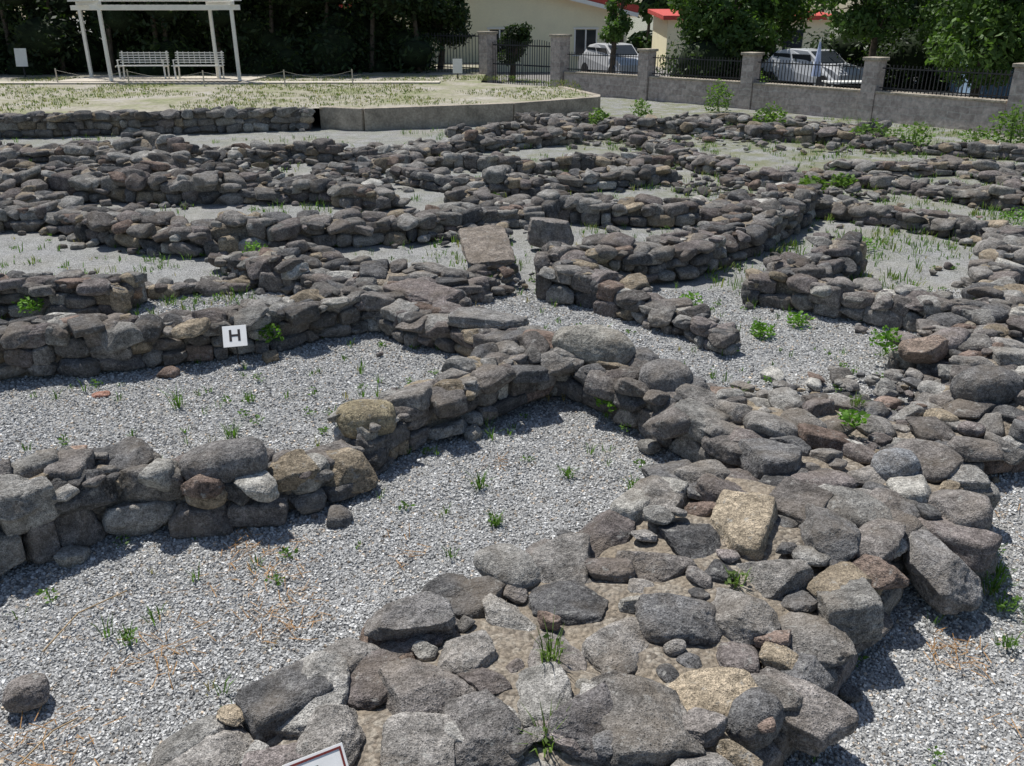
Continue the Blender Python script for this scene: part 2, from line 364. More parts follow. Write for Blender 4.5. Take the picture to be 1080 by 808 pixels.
cw([(8.2,16.8),(8.6,14.5),(9.6,12.5)],.4,.18,size=.26,seed=35,rough=.45,**far)
cw([(-9.2,13.0),(-8.0,12.9),(-6.9,13.1)],.8,.26,size=.28,seed=36,rough=.45,**far)
cw([(-3.4,15.5),(-2.4,16.5),(-1.6,18.4)],.5,.22,size=.26,seed=37,rough=.45,**far)
cw([(-11.5,17.5),(-9,17.7),(-7,17.0)],.8,.26,size=.28,seed=39,rough=.45,**far)
rubble([(-8.5,13.9,2.0,.9,170,.26),(-5.2,14.8,1.8,1.2,150,.26),(-5.8,17.3,1.5,1.0,110,.28),(-2.5,14.6,1.2,.8,60,.22)],61,.28)
rubble([(-1.6,8.9,1.4,.5,120,.19),(-.2,9.0,.6,.4,35,.16),(-.4,11.0,1.0,.4,50,.18)],62,.16)
rubble([(1.5,20.6,1.8,.9,70,.24),(4.4,20.2,2.0,1.2,60,.23),(7.5,18.9,1.6,.8,40,.23),(1.0,15.3,1.6,.5,50,.2),(3.4,14.6,1.0,.8,50,.2),(5.3,13.6,.8,.6,40,.2),(7.3,14.3,.9,.6,30,.2)],63,.13)
rubble([(3.0,6.0,.7,.45,70,.16),(2.0,5.9,.6,.25,40,.12),(3.9,8.2,.6,.4,30,.15),(5.2,8.4,.5,.6,40,.17),(6.3,11.2,.6,.5,40,.18),(2.6,4.6,.3,.3,25,.13)],64,.12)

# --- individual boulders and slabs
def boulder(name,loc,half,ang,col,seed,kind='r'):
    r=np.random.RandomState(seed); K=Rocks(); K.add(r,5,loc,half,ang,np.array(col)*1.15,kind)
    mesh_obj(name,K.V[0],K.F[0],M_STONE,K.C[0],smooth=True)
boulder("boulder",(.62,6.1,.38),(.33,.18,.14),(.15,.1,-.45),(.29,.275,.24),1)
boulder("boulder",(1.1,5.6,.31),(.2,.18,.13),(.1,0,.3),(.2,.19,.18),2)
boulder("boulder",(-.95,5.0,.28),(.2,.15,.12),(0,.05,.2),(.3,.255,.17),3)
boulder("boulder",(-1.65,4.3,.34),(.25,.15,.12),(0,-.1,.2),(.19,.18,.17),4)
boulder("boulder",(2.2,4.3,.32),(.13,.11,.1),(0,0,.2),(.24,.245,.25),5)
boulder("boulder",(2.48,4.32,.25),(.12,.12,.11),(0,0,.9),(.26,.25,.24),15)
boulder("boulder",(3.32,5.45,.32),(.25,.17,.14),(0,.1,.3),(.15,.145,.14),6)
boulder("boulder",(2.1,3.55,.17),(.17,.27,.14),(0,0.05,.15),(.21,.2,.19),7,'a')
boulder("boulder",(2.35,3.75,.13),(.13,.17,.13),(0,0.05,.5),(.16,.155,.15),27,'a')
boulder("boulder",(3.3,6.4,.24),(.19,.15,.12),(0,0,.3),(.27,.21,.17),8,'a')
boulder("stone_slab",(-.3,9.7,.24),(.29,.55,.07),(.16,-.06,.12),(.25,.215,.18),9,'b')
boulder("boulder",(.5,10.4,.2),(.3,.22,.2),(0,.1,.2),(.24,.22,.2),10,'a')
boulder("stone_slab",(-.85,7.75,.28),(.36,.2,.055),(.08,.05,-.6),(.21,.18,.165),11,'b')
boulder("stone_slab",(-.2,6.95,.29),(.34,.17,.055),(-.05,.02,-.2),(.25,.24,.225),12,'b')
boulder("stone_slab",(-.45,2.98,.3),(.2,.12,.07),(.1,.1,.4),(.2,.19,.18),16,'a')
boulder("stone_slab",(-.12,2.35,.3),(.15,.2,.08),(.05,-.1,.3),(.16,.15,.14),17,'a')
boulder("stone_slab",(.3,2.42,.31),(.14,.2,.08),(-.1,.05,-.4),(.14,.13,.125),18,'a')
boulder("boulder",(-1.38,2.05,.1),(.28,.17,.13),(.1,-.05,.35),(.24,.225,.21),19,'a')
boulder("boulder",(-2.06,2.8,.06),(.09,.08,.06),(0,0,.4),(.22,.2,.185),13)
boulder("stone_slab",(-3.9,8.2,.16),(.2,.14,.05),(0,.05,.2),(.27,.19,.13),14,'b')

# ------------------------------------------------------------------ ground
def gcoord(a,b,step,far):
    c=list(np.arange(a,b+1e-6,step)); g=step; x=b
    while x<far: g*=1.6; x+=g; c.append(x)
    g=step; x=a
    while x>-far: g*=1.6; x-=g; c.insert(0,x)
    return np.array(c)
xs=gcoord(-16,16,.16,700); ys=gcoord(0,30,.16,700)
X,Y=np.meshgrid(xs,ys)
def gz(x,y): 
    return .035*mn.noise(Vector((x*.6,y*.6,3)))+.012*mn.noise(Vector((x*2.3,y*2.3,7)))-.01
Z=np.array([gz(x,y) if abs(x)<40 and abs(y)<60 else 0 for x,y in zip(X.ravel(),Y.ravel())])
nx,ny=len(xs),len(ys); I=np.arange(nx*ny).reshape(ny,nx)
F=np.stack([I[:-1,:-1],I[:-1,1:],I[1:,1:],I[1:,:-1]],-1).reshape(-1,4)
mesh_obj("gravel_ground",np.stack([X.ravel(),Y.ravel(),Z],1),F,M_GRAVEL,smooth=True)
def chips(n):
    r=np.random.RandomState(5)
    y=1.6+ (r.rand(n)**1.4)*7.2; x=r.uniform(-1,1,n)*(y*.66+.5)
    z=np.array([gz(a,b) for a,b in zip(x,y)])
    s=r.uniform(.0026,.0064,n)*(1+.05*y)
    V=CUBE_V[None]*r.uniform(.55,1.1,(n,1,3))*(1+r.uniform(-.35,.35,(n,8,3)))*s[:,None,None]
    a,b,c=r.uniform(0,6.28,(3,n)); 
    ca,sa,cb,sb,cc,sc=np.cos(a),np.sin(a),np.cos(b),np.sin(b),np.cos(c),np.sin(c)
    R=np.stack([np.stack([cc*cb,cc*sb*sa-sc*ca,cc*sb*ca+sc*sa],-1),np.stack([sc*cb,sc*sb*sa+cc*ca,sc*sb*ca-cc*sa],-1),np.stack([-sb,cb*sa,cb*ca],-1)],1)
    V=np.einsum('nij,nkj->nki',R,V)+np.stack([x,y,z+s*.2],-1)[:,None]
    F=(CUBE_F[None]+8*np.arange(n)[:,None,None]).reshape(-1,4)
    g=np.clip(r.choice([.18,.32,.43,.51,.7],n,p=[.13,.25,.32,.2,.1])*r.uniform(.85,1.15,n),.05,.78)
    col=np.stack([g*1.0,g*.995,g*.965],1); br=r.rand(n)<.06; col[br]*=[1.1,.92,.74]
    return mesh_obj("gravel_chips",V.reshape(-1,3),F,M_PEB,np.repeat(col,8,0))
chips(270000)

# ------------------------------------------------------------------ grass, weeds
class Blades:
    def __init__(s): s.V=[];s.F=[];s.C=[];s.n=0
    def blade(s,r,p,h,w,lean,az,c):
        d=np.array([math.cos(az),math.sin(az),0]); q=np.array([-d[1],d[0],0])*w/2
        p=np.array(p,float); m=p+d*lean*h*.35+np.array([0,0,h*.55]); t=p+d*lean*h+np.array([0,0,h*(1-.25*lean)])
        s.V+= [p-q,p+q,m+q*.85,m-q*.85,t]; k=s.n
        s.F+= [(k,k+1,k+2),(k,k+2,k+3),(k+3,k+2,k+4)]; s.C+=[c]*5; s.n+=5
    def tuft(s,r,p,h,nb,col,w=.006,spread=.04):
        for _ in range(nb):
            a=r.uniform(0,6.28); rr=r.rand()*spread
            s.blade(r,(p[0]+rr*math.cos(a),p[1]+rr*math.sin(a),p[2]),h*r.uniform(.5,1.1),w*r.uniform(.7,1.4),r.uniform(.1,.8),a+r.uniform(-.6,.6),np.array(col)*r.uniform(.75,1.25))
    def leafy(s,r,p,h,nl,col,ls=.03,rad=.1):
        for _ in range(nl):
            a=r.uniform(0,6.28); rr=rad*math.sqrt(r.rand()); z=r.rand()**.8*h*(1-.4*rr/rad)
            c=np.array([p[0]+rr*math.cos(a),p[1]+rr*math.sin(a),p[2]+z]); u=r.normal(size=3);u/=np.linalg.norm(u);u[2]=abs(u[2])*.5
            v=np.cross(u,r.normal(size=3)); v/=np.linalg.norm(v)+1e-6; l=ls*r.uniform(.6,1.3); k=s.n
            s.V+=[c,c+u*l*.5+v*l*.28,c+u*l,c+u*l*.5-v*l*.28]; s.F+=[(k,k+1,k+2),(k,k+2,k+3)]; s.C+=[np.array(col)*r.uniform(.7,1.35)]*4; s.n+=4
        for _ in range(max(2,nl//14)):
            a=r.uniform(0,6.28); s.blade(r,p,h,.006,.4*rad/h,a,np.array(col)*.8)
    def make(s,name): return mesh_obj(name,np.array(s.V),np.array(s.F),M_GRASS,np.array(s.C))
G1=(.10,.18,.04);G2=(.13,.19,.055);GD=(.3,.24,.11);GB=(.13,.25,.04)
r=np.random.RandomState(11); B=Blades()
for _ in range(1000):
    y=r.uniform(2.2,13); x=r.uniform(-1,1)*(y*.64+.3)
    if y<5 and r.rand()<.6: continue
    q=r.rand()
    if q<.6: B.tuft(r,(x,y,0),r.uniform(.03,.12),r.randint(4,12),G1,.007,.03)
    elif q<.75: B.tuft(r,(x,y,0),r.uniform(.04,.1),r.randint(4,9),GD,.005,.03)
    else: B.leafy(r,(x,y,0),r.uniform(.03,.09),r.randint(10,30),G1,.028,.04)
for (x,y,h) in [(2.44,3.56,.16),(2.5,3.3,.14),(2.42,3.42,.11),(2.62,3.9,.12),(2.7,3.05,.1),(-1.8,3.2,.08),(-.2,4.6,.13),(-.1,4.2,.1),(.35,4.75,.1),(.75,4.6,.09),(-1.95,5.3,.16),(-2.5,5.8,.18),(-1.3,5.6,.1),(-2.0,5.9,.1),(-.9,5.2,.1),(2.55,3.7,.1),(2.3,3.15,.09)]:
    B.tuft(r,(x,y,0),h,22,G1,.007,.05); B.leafy(r,(x,y,0),h*.7,25,G1,.025,.04)
for (x,y,z,h) in [(.16,2.75,.25,.22),(.12,2.3,.25,.18),(-.75,2.0,.25,.12),(1.4,3.9,.22,.08),(1.05,3.3,.25,.08),(.7,2.3,.15,.12),(1.6,5.6,.15,.12),(2.4,5.4,.2,.1),(.3,6.2,.2,.14)]:
    B.tuft(r,(x,y,z),h,26,G2,.006,.05); B.leafy(r,(x,y,z),h*.8,30,G2,.03,.05)
B.make("weeds")
B=Blades()
for _ in range(10000):
    y=8+17*r.rand(); x=r.uniform(-.6,.62)*y
    gn=mn.noise(Vector((x*.9,y*.9,1)))+.5*mn.noise(Vector((x*3,y*3,4)))
    if gn< (.1 if x<2 else -.15): continue
    if x<-3 and y>21: continue
    if x<2 and r.rand()<.5: continue
    B.tuft(r,(x,y,0),r.uniform(.04,.16),r.randint(3,8),[G1,G2,G1,(.2,.22,.08)][r.randint(4)],.011,.08)
B.make("floor_grass")
for (x,y,z,h,rad,n) in [(8.0,29.6,0,1.1,.5,500),(6.2,26.9,0,1.0,.4,420),(6.35,21.9,0,.8,.4,380),(7.98,19.43,0,.6,.45,340),(11.0,19.4,0,1.0,.5,650),(8.6,18.8,0,.7,.35,280),
     (.89,8.5,.1,.24,.15,240),(2.27,7.3,0,.16,.1,160),(2.7,7.6,0,.14,.1,120),(3.1,6.63,.15,.2,.12,160),(-2.1,6.95,.1,.16,.1,140),(.75,5.6,.1,.12,.14,150),(2.6,4.5,.05,.12,.08,80),(-4.6,7.75,.1,.15,.12,120),(1.75,8.0,0,.25,.13,150),(2.2,5.0,.25,.1,.08,80),(3.6,24.8,0,.6,.3,200),(2.2,22.5,.1,.5,.25,200),(10.2,19.3,0,.5,.35,220),(4.6,13.2,.2,.25,.2,150),(-3.0,9.7,.1,.2,.15,120),(5.6,14.6,0,.25,.2,130),(4.4,10.4,0,.2,.18,120),(7.1,11.9,0,.25,.2,130),(-.4,13.2,0,.2,.18,120)]:
    B=Blades(); B.leafy(r,(x,y,z),h,n,GB if y<12 else (.12,.19,.05),.05 if y<12 else .11,rad); B.make("weed_plant")
B=Blades()
for (cx,cy,rad,n) in [(-1.3,3.7,.35,90),(-1.1,3.35,.2,60),(-1.6,3.1,.25,50),(-1.9,2.5,.3,90),(2.05,3.1,.15,60),(2.2,2.6,.2,60),(-.6,3.9,.15,20),(2.7,4.9,.3,40),(-2,2.2,.3,60),(-.1,4.9,.1,14),(-1.5,4.0,.2,40),(3,4.2,.5,30)]:
    for _ in range(n):
        a=r.uniform(0,6.28); p=np.array([cx,cy,.012])+np.array([r.normal()*rad*.5,r.normal()*rad*.5,0]); l=r.uniform(.02,.12); d=np.array([math.cos(a),math.sin(a),r.uniform(-.05,.2)])*l
        q=np.array([-math.sin(a),math.cos(a),.3])*.0018; k=B.n; B.V+=[p-q,p+q,p+d+q,p+d-q]; B.F+=[(k,k+1,k+2),(k,k+2,k+3)]; B.C+=[np.array((.36,.2,.09))*r.uniform(.6,1.3)]*4; B.n+=4
B.make("dry_straw")
S=Boxes()
for P in ([(-2.15,3.1,.02),(-2.1,3.35,.04),(-1.95,3.55,.02)],[(-1.95,2.35,.02),(-1.85,2.6,.05),(-1.8,2.7,.02)]):
    for a,b in zip(P[:-1],P[1:]): S.beam(a,b,.005)
S.make("dead_twigs",mat_plain("dry_stem",(.33,.24,.14),.9))
boulder("stone_shard",(-3.17,6.0,.01),(.07,.05,.012),(0,0,.3),(.36,.2,.15),31,'a')
boulder("stone_shard",(-2.95,5.1,.01),(.08,.05,.015),(0,0,.3),(.36,.26,.2),32,'a')

# ------------------------------------------------------------------ terrace
def mat_terr():
    m,nt,b=newmat("terrace_grass_mat"); k=N(nt); P=k.pos()
    n=k.noise(P,.7,6,.65); n2=k.noise(P,9,6,.7)
    c=k.ramp(n,[(.35,(.35,.325,.28)),(.5,(.29,.27,.2)),(.62,(.2,.21,.11))])
    c=k.mix(1,c,k.ramp(n2,[(.3,.65),(.7,1.4)]),'MULTIPLY'); k.l(c,b.inputs['Base Color'])
    k.l(k.bump(n2,.8,.03),b.inputs['Normal']); return m
M_TERR=mat_terr()
edge=[(-30,17.2),(-16.12,20.2),(-12.22,21.02),(-5.1,22.67),(-4.6,22.9),(-3.74,22.57),(0,24.0),(2.42,25.85),(2.45,26.4),(1.56,29.6),(-1.1,31.7),(-1.0,40),(-1,60),(-45,60),(-45,17)]
bm=bmesh.new(); vs=[bm.verts.new((x,y,.5)) for x,y in edge]; f=bm.faces.new(vs); 
bmesh.ops.triangulate(bm,faces=[f]); me=bpy.data.meshes.new("grass_terrace"); bm.to_mesh(me); bm.free(); me.materials.append(M_TERR)
o=bpy.data.objects.new("grass_terrace",me); SC.collection.objects.link(o)
cw([(-24,18.6),(-16.12,20.2),(-12.22,21.02),(-5.2,22.6)],.4,.5,size=.3,lv=3,seed=50,name="terrace_retaining_wall",rough=.03,fallen=.3,missing=0)
Bx=Boxes()
CE=[(-4.9,22.95),(-3.74,22.45),(0,23.88),(2.42,25.75),(2.5,26.4),(1.6,29.7)]
for a,b in zip(CE[:-1],CE[1:]): Bx.beam((a[0],a[1],.25),(b[0],b[1],.25),.22,.56)
Bx.make("concrete_terrace_edge",M_CONC,bevel=.02)
Bx=Boxes()
Bx.box((-14.5,31.1,.52),(12,.35,.035),rotm(0,0,.02)); Bx.box((-12.6,32.7,.515),(3.3,1.6,.04),rotm(0,0,-.05))
Bx.make("concrete_path",M_PATH,bevel=.01)
B=Blades()
for _ in range(9000):
    y=r.uniform(20.5,35); x=r.uniform(-22,2.2)
    if y<22.9+ (x+5)*.23 or (x>-4 and y<24+ x*.7+.3): continue
    if mn.noise(Vector((x*.35,y*.35,8)))<-.1: continue
    B.tuft(r,(x,y,.5),r.uniform(.04,.11),r.randint(3,6),[(.12,.16,.05),(.18,.19,.09),(.28,.25,.15),(.1,.15,.04)][r.randint(4)],.016,.12)
B.make("terrace_grass")

# ------------------------------------------------------------------ pergola and benches
pg=empty("pergola"); Z0=.5; ZT=2.85
PP=[(-15.61,33.61),(-14.05,31.69),(-10.84,33.41),(-9.55,31.69)]
for i,(x,y) in enumerate(PP):
    b=Boxes(); b.beam((x,y,Z0),(x,y,ZT),.11); b.box((x,y,Z0+.03),(.12,.12,.02)); b.make("post_%d"%(i+1),M_WHITE,pg,.01)
b=Boxes()
for i,j in ((0,2),(1,3)):
    a=np.array(PP[i]);c=np.array(PP[j]);d=(c-a)/np.linalg.norm(c-a)*.3; b.beam((*(a-d),ZT+.06),(*(c+d),ZT+.06),.1,.16)
for i,j in ((0,1),(2,3)):
    a=np.array(PP[i]);c=np.array(PP[j]);d=(c-a)/np.linalg.norm(c-a)*.25; b.beam((*(a-d),ZT+.2),(*(c+d),ZT+.2),.08,.12)
b.make("beams",M_WHITE,pg,.008)
b=Boxes(); a0,a1,c0,c1=[np.array(p) for p in PP]
for k in range(26):
    t=-.06+k*1.12/25; p=a0+(c0-a0)*t; q=a1+(c1-a1)*t; d=(q-p)*.12; b.beam((*(p-d),ZT+.3),(*(q+d),ZT+.3),.045,.07)
b.make("roof_slats",M_WHITE,pg)
def bench(x,y,z,yaw):
    e=empty("park_bench",(x,y,z)); e.rotation_euler=(0,0,yaw); W=.88
    b=Boxes()
    for i in range(5): b.box((0,-.22+i*.1,.44),(W,.038,.015))
    b.make("seat",M_WHITE,e)
    b=Boxes()
    for i in range(5): b.box((0,.24+i*.014,.54+i*.08),(W,.012,.016))
    for i in range(9): b.box((-W+.1+i*.195,.28,.7),(.01,.01,.2))
    b.make("backrest",M_WHITE,e)
    for i,sx in enumerate((-W+.08,W-.08)):
        b=Boxes(); b.box((sx,-.2,.22),(.025,.025,.22)); b.beam((sx,.2,0),(sx,.34,.92),.045); b.box((sx,0,.41),(.02,.24,.02)); b.box((sx,-.02,.63),(.025,.24,.015)); b.box((sx,-.22,.53),(.018,.018,.1))
        b.make("leg_frame_%d"%(i+1),M_WHITE,e)
bench(-13.35,32.9,.555,.05); bench(-11.35,32.9,.555,.02)
b=Boxes(); rp=[(-15.6,31.0),(-12.9,30.4),(-10.2,29.9),(-7.6,30.2),(-5.4,30.6)]
for x,y in rp: b.beam((x,y,.5),(x,y,1.0),.035)
for (a,c) in zip(rp[:-1],rp[1:]):
    pts=[(a[0]+(c[0]-a[0])*t,a[1]+(c[1]-a[1])*t,.95-.18*math.sin(math.pi*t)) for t in np.linspace(0,1,7)]
    for p,q in zip(pts[:-1],pts[1:]): b.beam(p,q,.009)
b.make("rope_barrier",M_PATH)
def panel(name,x,y,z,w,h,hgt,tilt=.5):
    e=empty(name,(x,y,z)); b=Boxes(); b.box((0,0,hgt/2),(.025,.025,hgt/2)); b.make("post",M_IRON,e)
    b=Boxes(); b.box((0,-.03,hgt+h*.3),(w/2,.012,h/2),rotm(-tilt,0,0)); b.make("board",M_WHITE,e,.004); return e
panel("information_sign",-18.6,34.6,.5,.45,.65,.5,.15)
panel("information_sign",-2.0,33.4,.5,.35,.5,.3,.1)

# ------------------------------------------------------------------ letter markers
def text_mesh(body,size,parent,loc,mat):
    cu=bpy.data.curves.new("lt","FONT"); cu.body=body; cu.size=size; cu.align_x='CENTER'; cu.align_y='CENTER'; cu.extrude=.0008; cu.offset=.003*size/.15
    o=bpy.data.objects.new("lt",cu); SC.collection.objects.link(o); bpy.context.view_layer.update()
    me=bpy.data.meshes.new_from_object(o); bpy.data.objects.remove(o); me.materials.clear(); me.materials.append(mat)
    q=bpy.data.objects.new("letter",me); SC.collection.objects.link(q); q.parent=parent; q.location=loc; return q
M_INK=mat_plain("dark_red_ink",(.16,.03,.025),.5,.1); M_INKB=mat_plain("black_ink",(.03,.025,.025),.5,.1); M_SIGN=mat_plain("sign_face",(.82,.81,.78),.4,.04,20)
def marker(x,y,z,hgt,sz,letter,yaw,tilt,roll=0,border=False):
    e=empty("letter_sign",(x,y,z)); e.rotation_euler=(0,0,yaw)
    b=Boxes(); b.beam((0,.005,-.05),(0,.005,hgt),.012); b.make("stake",M_IRON,e)
    pl=empty("plate",(0,-.01,hgt)); pl.parent=e; pl.rotation_euler=(math.radians(90)-tilt,0,roll)
    pl.location=(0,-.012,hgt)
    b=Boxes(); b.box((0,0,0),(sz/2,sz/2,.003)); b.make("board",M_SIGN,pl,.001)
    if letter: text_mesh(letter,sz*.75,pl,(0,0,.0045),M_INKB)
    if border:
        b=Boxes(); t=sz*.035
        for s in (-1,1):
            b.box((s*sz*.44,0,.0045),(t/2,sz*.44-t/2-.001,.001)); b.box((0,s*sz*.44,.0045),(sz*.44+t/2,t/2,.001))
        b.make("border",M_INK,pl)
marker(-2.3,6.66,0,.25,.19,"H",.15,.75,.12)
marker(-.62,2.02,.22,.2,.2,"A",.35,.8,.15,True)

# ------------------------------------------------------------------ boundary wall, railings, gate
M_MAS=mat_masonry("boundary_masonry",(.5,.43,.39),(.37,.315,.285),(.48,.44,.4))
def add_uv_box(o,a,b):
    me=o.data; uv=me.uv_layers.new(name="UVMap"); d=np.array(b[:2])-np.array(a[:2]); d=d/np.linalg.norm(d); nrm=np.array([-d[1],d[0]])
    for p in me.polygons:
        for li in p.loop_indices:
            co=me.vertices[me.loops[li].vertex_index].co; q=np.array([co.x,co.y])
            if abs(p.normal.z)>.7: uv.data[li].uv=(q@d,q@nrm)
            elif abs(p.normal.x*d[0]+p.normal.y*d[1])>.7: uv.data[li].uv=(q@nrm,co.z)
            else: uv.data[li].uv=(q@d,co.z)
fp=[(1.85,33.5),(4.58,30.88),(7.37,27.96),(9.91,24.81),(12.23,21.54),(14.4,18.3),(16.6,15)]
for i,(a,c) in enumerate(zip(fp[:-1],fp[1:])):
    b=Boxes(); A=np.array(a);C=np.array(c);d=(C-A)/np.linalg.norm(C-A)
    b.beam((*(A+d*.24),.3),(*(C-d*.24),.3),.3,.84); w=b.make("stone_boundary_wall",M_MAS); add_uv_box(w,a,c)
    b=Boxes(); b.beam((*(A+d*.24),.75),(*(C-d*.24),.75),.36,.06); b.make("coping",M_CONC,None,.01).parent=w
    b=Boxes(); Lg=np.linalg.norm(C-A); 
    for z in (.86,1.36): b.beam((*(A+d*.24),z),(*(C-d*.24),z),.03,.03)
    for s in np.arange(.34,Lg-.3,.11): p=A+d*s; b.beam((*p,.78),(*p,1.45),.02)
    b.make("iron_railing",M_IRON)
def pillar(x,y,h,w=.42):
    b=Boxes(); b.box((x,y,h/2-.05),(w/2,w/2,h/2+.05),rotm(0,0,-.85)); o=b.make("stone_pillar",M_MAS); add_uv_box(o,(0,0),(.66,-.75))
    b=Boxes(); b.box((x,y,h+.04),(w/2+.05,w/2+.05,.04),rotm(0,0,-.85)); b.make("cap",M_CONC,None,.01).parent=o
for x,y in fp[1:]: pillar(x,y,1.55)
pillar(1.77,33.58,1.95,.5); pillar(-.96,36.29,2.0,.5)
gt=empty("iron_gate"); a=np.array((-.75,36.08));c=np.array((1.55,33.8))
for n_,(p,q) in enumerate(((a,(a+c)/2-(c-a)*.01),((a+c)/2+(c-a)*.01,c))):
    b=Boxes()
    for z in (.15,.9,1.6): b.beam((*p,z),(*q,z),.045)
    for t in np.linspace(0,1,14): m=p+(q-p)*t; b.beam((*m,.1),(*m,1.7+.12*math.sin(math.pi*t)),.028)
    b.make("leaf_%d"%(n_+1),M_IRON,gt)
b=Boxes()
for z in (.7,1.9): b.beam((-1.2,36.5,z),(-4.5,38.8,z),.04)
for t in np.linspace(0,1,26): b.beam((-1.2-3.3*t,36.5+2.3*t,.3),(-1.2-3.3*t,36.5+2.3*t,2.0),.025)
b.make("iron_railing",M_IRON)
Rv=[(-3,37.5,.012),(2.5,34.5,.012),(8.3,28.8,.012),(13.2,22.2,.012),(18,14.5,.012),(40,14,.012),(60,60,.012),(-3,60,.012)]
bm=bmesh.new(); f=bm.faces.new([bm.verts.new((x,y,z+.05)) for x,y,z in Rv]); bmesh.ops.triangulate(bm,faces=[f]); me=bpy.data.meshes.new("road"); bm.to_mesh(me); bm.free()
me.materials.append(mat_plain("worn_asphalt",(.22,.21,.195),.9,.2,2)); SC.collection.objects.link(bpy.data.objects.new("road",me))

# ------------------------------------------------------------------ house
M_CREAM=mat_plain("cream_render",(.9,.84,.6),.85,.04,1.5); M_RED=mat_plain("red_tile",(.55,.09,.07),.7,.2,12,.02)
M_GLASS=mat_plain("window_glass",(.03,.035,.04),.15,.1); M_TRIM=mat_plain("white_trim",(.84,.83,.79),.6,.05)
hs=empty("house")
x0,x1,y0,y1=-8.,5.6,45.,56.; ze=2.75; zr=4.3; xm=(x0+x1)/2
V=[(x0,y0,0),(x1,y0,0),(x1,y0,ze),(xm,y0,zr),(x0,y0,ze),(x0,y1,0),(x1,y1,0),(x1,y1,ze),(xm,y1,zr),(x0,y1,ze)]
bm=bmesh.new(); vv=[bm.verts.new(v) for v in V]
for f in ((0,1,2,3,4),(9,8,7,6,5),(1,6,7,2),(5,0,4,9)): bm.faces.new([vv[i] for i in f])
me=bpy.data.meshes.new("walls"); bm.to_mesh(me); bm.free(); me.materials.append(M_CREAM); o=bpy.data.objects.new("walls",me); SC.collection.objects.link(o); o.parent=hs
b=Boxes(); sl=math.atan2(zr-ze,xm-x0); LR=math.hypot(zr-ze,xm-x0); cz=(zr+ze)/2+.05
for s in (-1,1):
    b.box((xm+s*((xm-x0)/2+.2),(y0+y1)/2,cz+.14),(LR/2+.25,(y1-y0)/2+.5,.14),rotm(0,s*sl,0))
    for k in range(46):
        b.box((xm+s*((xm-x0)/2+.2),y0-.4+k*.26,cz+.3),(LR/2+.25,.07,.035),rotm(0,s*sl,0))
b.make("tiled_roof",M_RED,hs)
b=Boxes()
for s in (-1,1): b.box((xm+s*((xm-x0)/2+.2),y0-.53,cz-.09),(LR/2+.25,.02,.09),rotm(0,s*sl,0))
b.box((x1+.42,(y0+y1)/2,ze-.06),(.03,(y1-y0)/2+.5,.08)); b.make("fascia",M_TRIM,hs)
for i,wx in enumerate((-4.6,-.6,3.6)):
    b=Boxes(); b.box((wx,y0-.01,1.45),(.5,.03,.55),mi=1)
    for dx in (-.53,.53,0): b.box((wx+dx,y0-.04,1.45),(.035,.035,.59),mi=0)
    for dz in (-.62,.62): b.box((wx,y0-.045,1.45+dz),(.62,.05,.035),mi=0)
    b.make("window_%d"%(i+1),[M_TRIM,M_GLASS],hs)
b=Boxes(); b.box((5.0,y0-.01,1.05),(.45,.04,1.05)); b.make("door",M_BARK,hs)
an=empty("outbuilding"); b=Boxes(); b.box((12.2,50,1.3),(4.2,2.5,1.3)); b.make("walls",M_CREAM,an)
b=Boxes(); b.box((12.2,50,2.7),(4.5,2.8,.1),rotm(.06,0,0)); b.make("roof",M_RED,an)
b=Boxes()
for wx in (9.5,12,14.5): b.box((wx,47.48,1.4),(.5,.02,.55))
b.make("windows",M_GLASS,an)
sh=empty("blue_shed"); b=Boxes(); b.box((19.5,32.5,1.05),(3.2,1.5,1.05))
for k in range(32): b.box((16.4+k*.2,30.98,1.05),(.04,.025,1.04))
b.make("walls",mat_plain("blue_paint",(.35,.5,.68),.5,.1),sh)
b=Boxes(); b.box((19.5,32.5,2.15),(3.4,1.7,.05),rotm(.05,0,0)); b.make("roof",M_TRIM,sh)

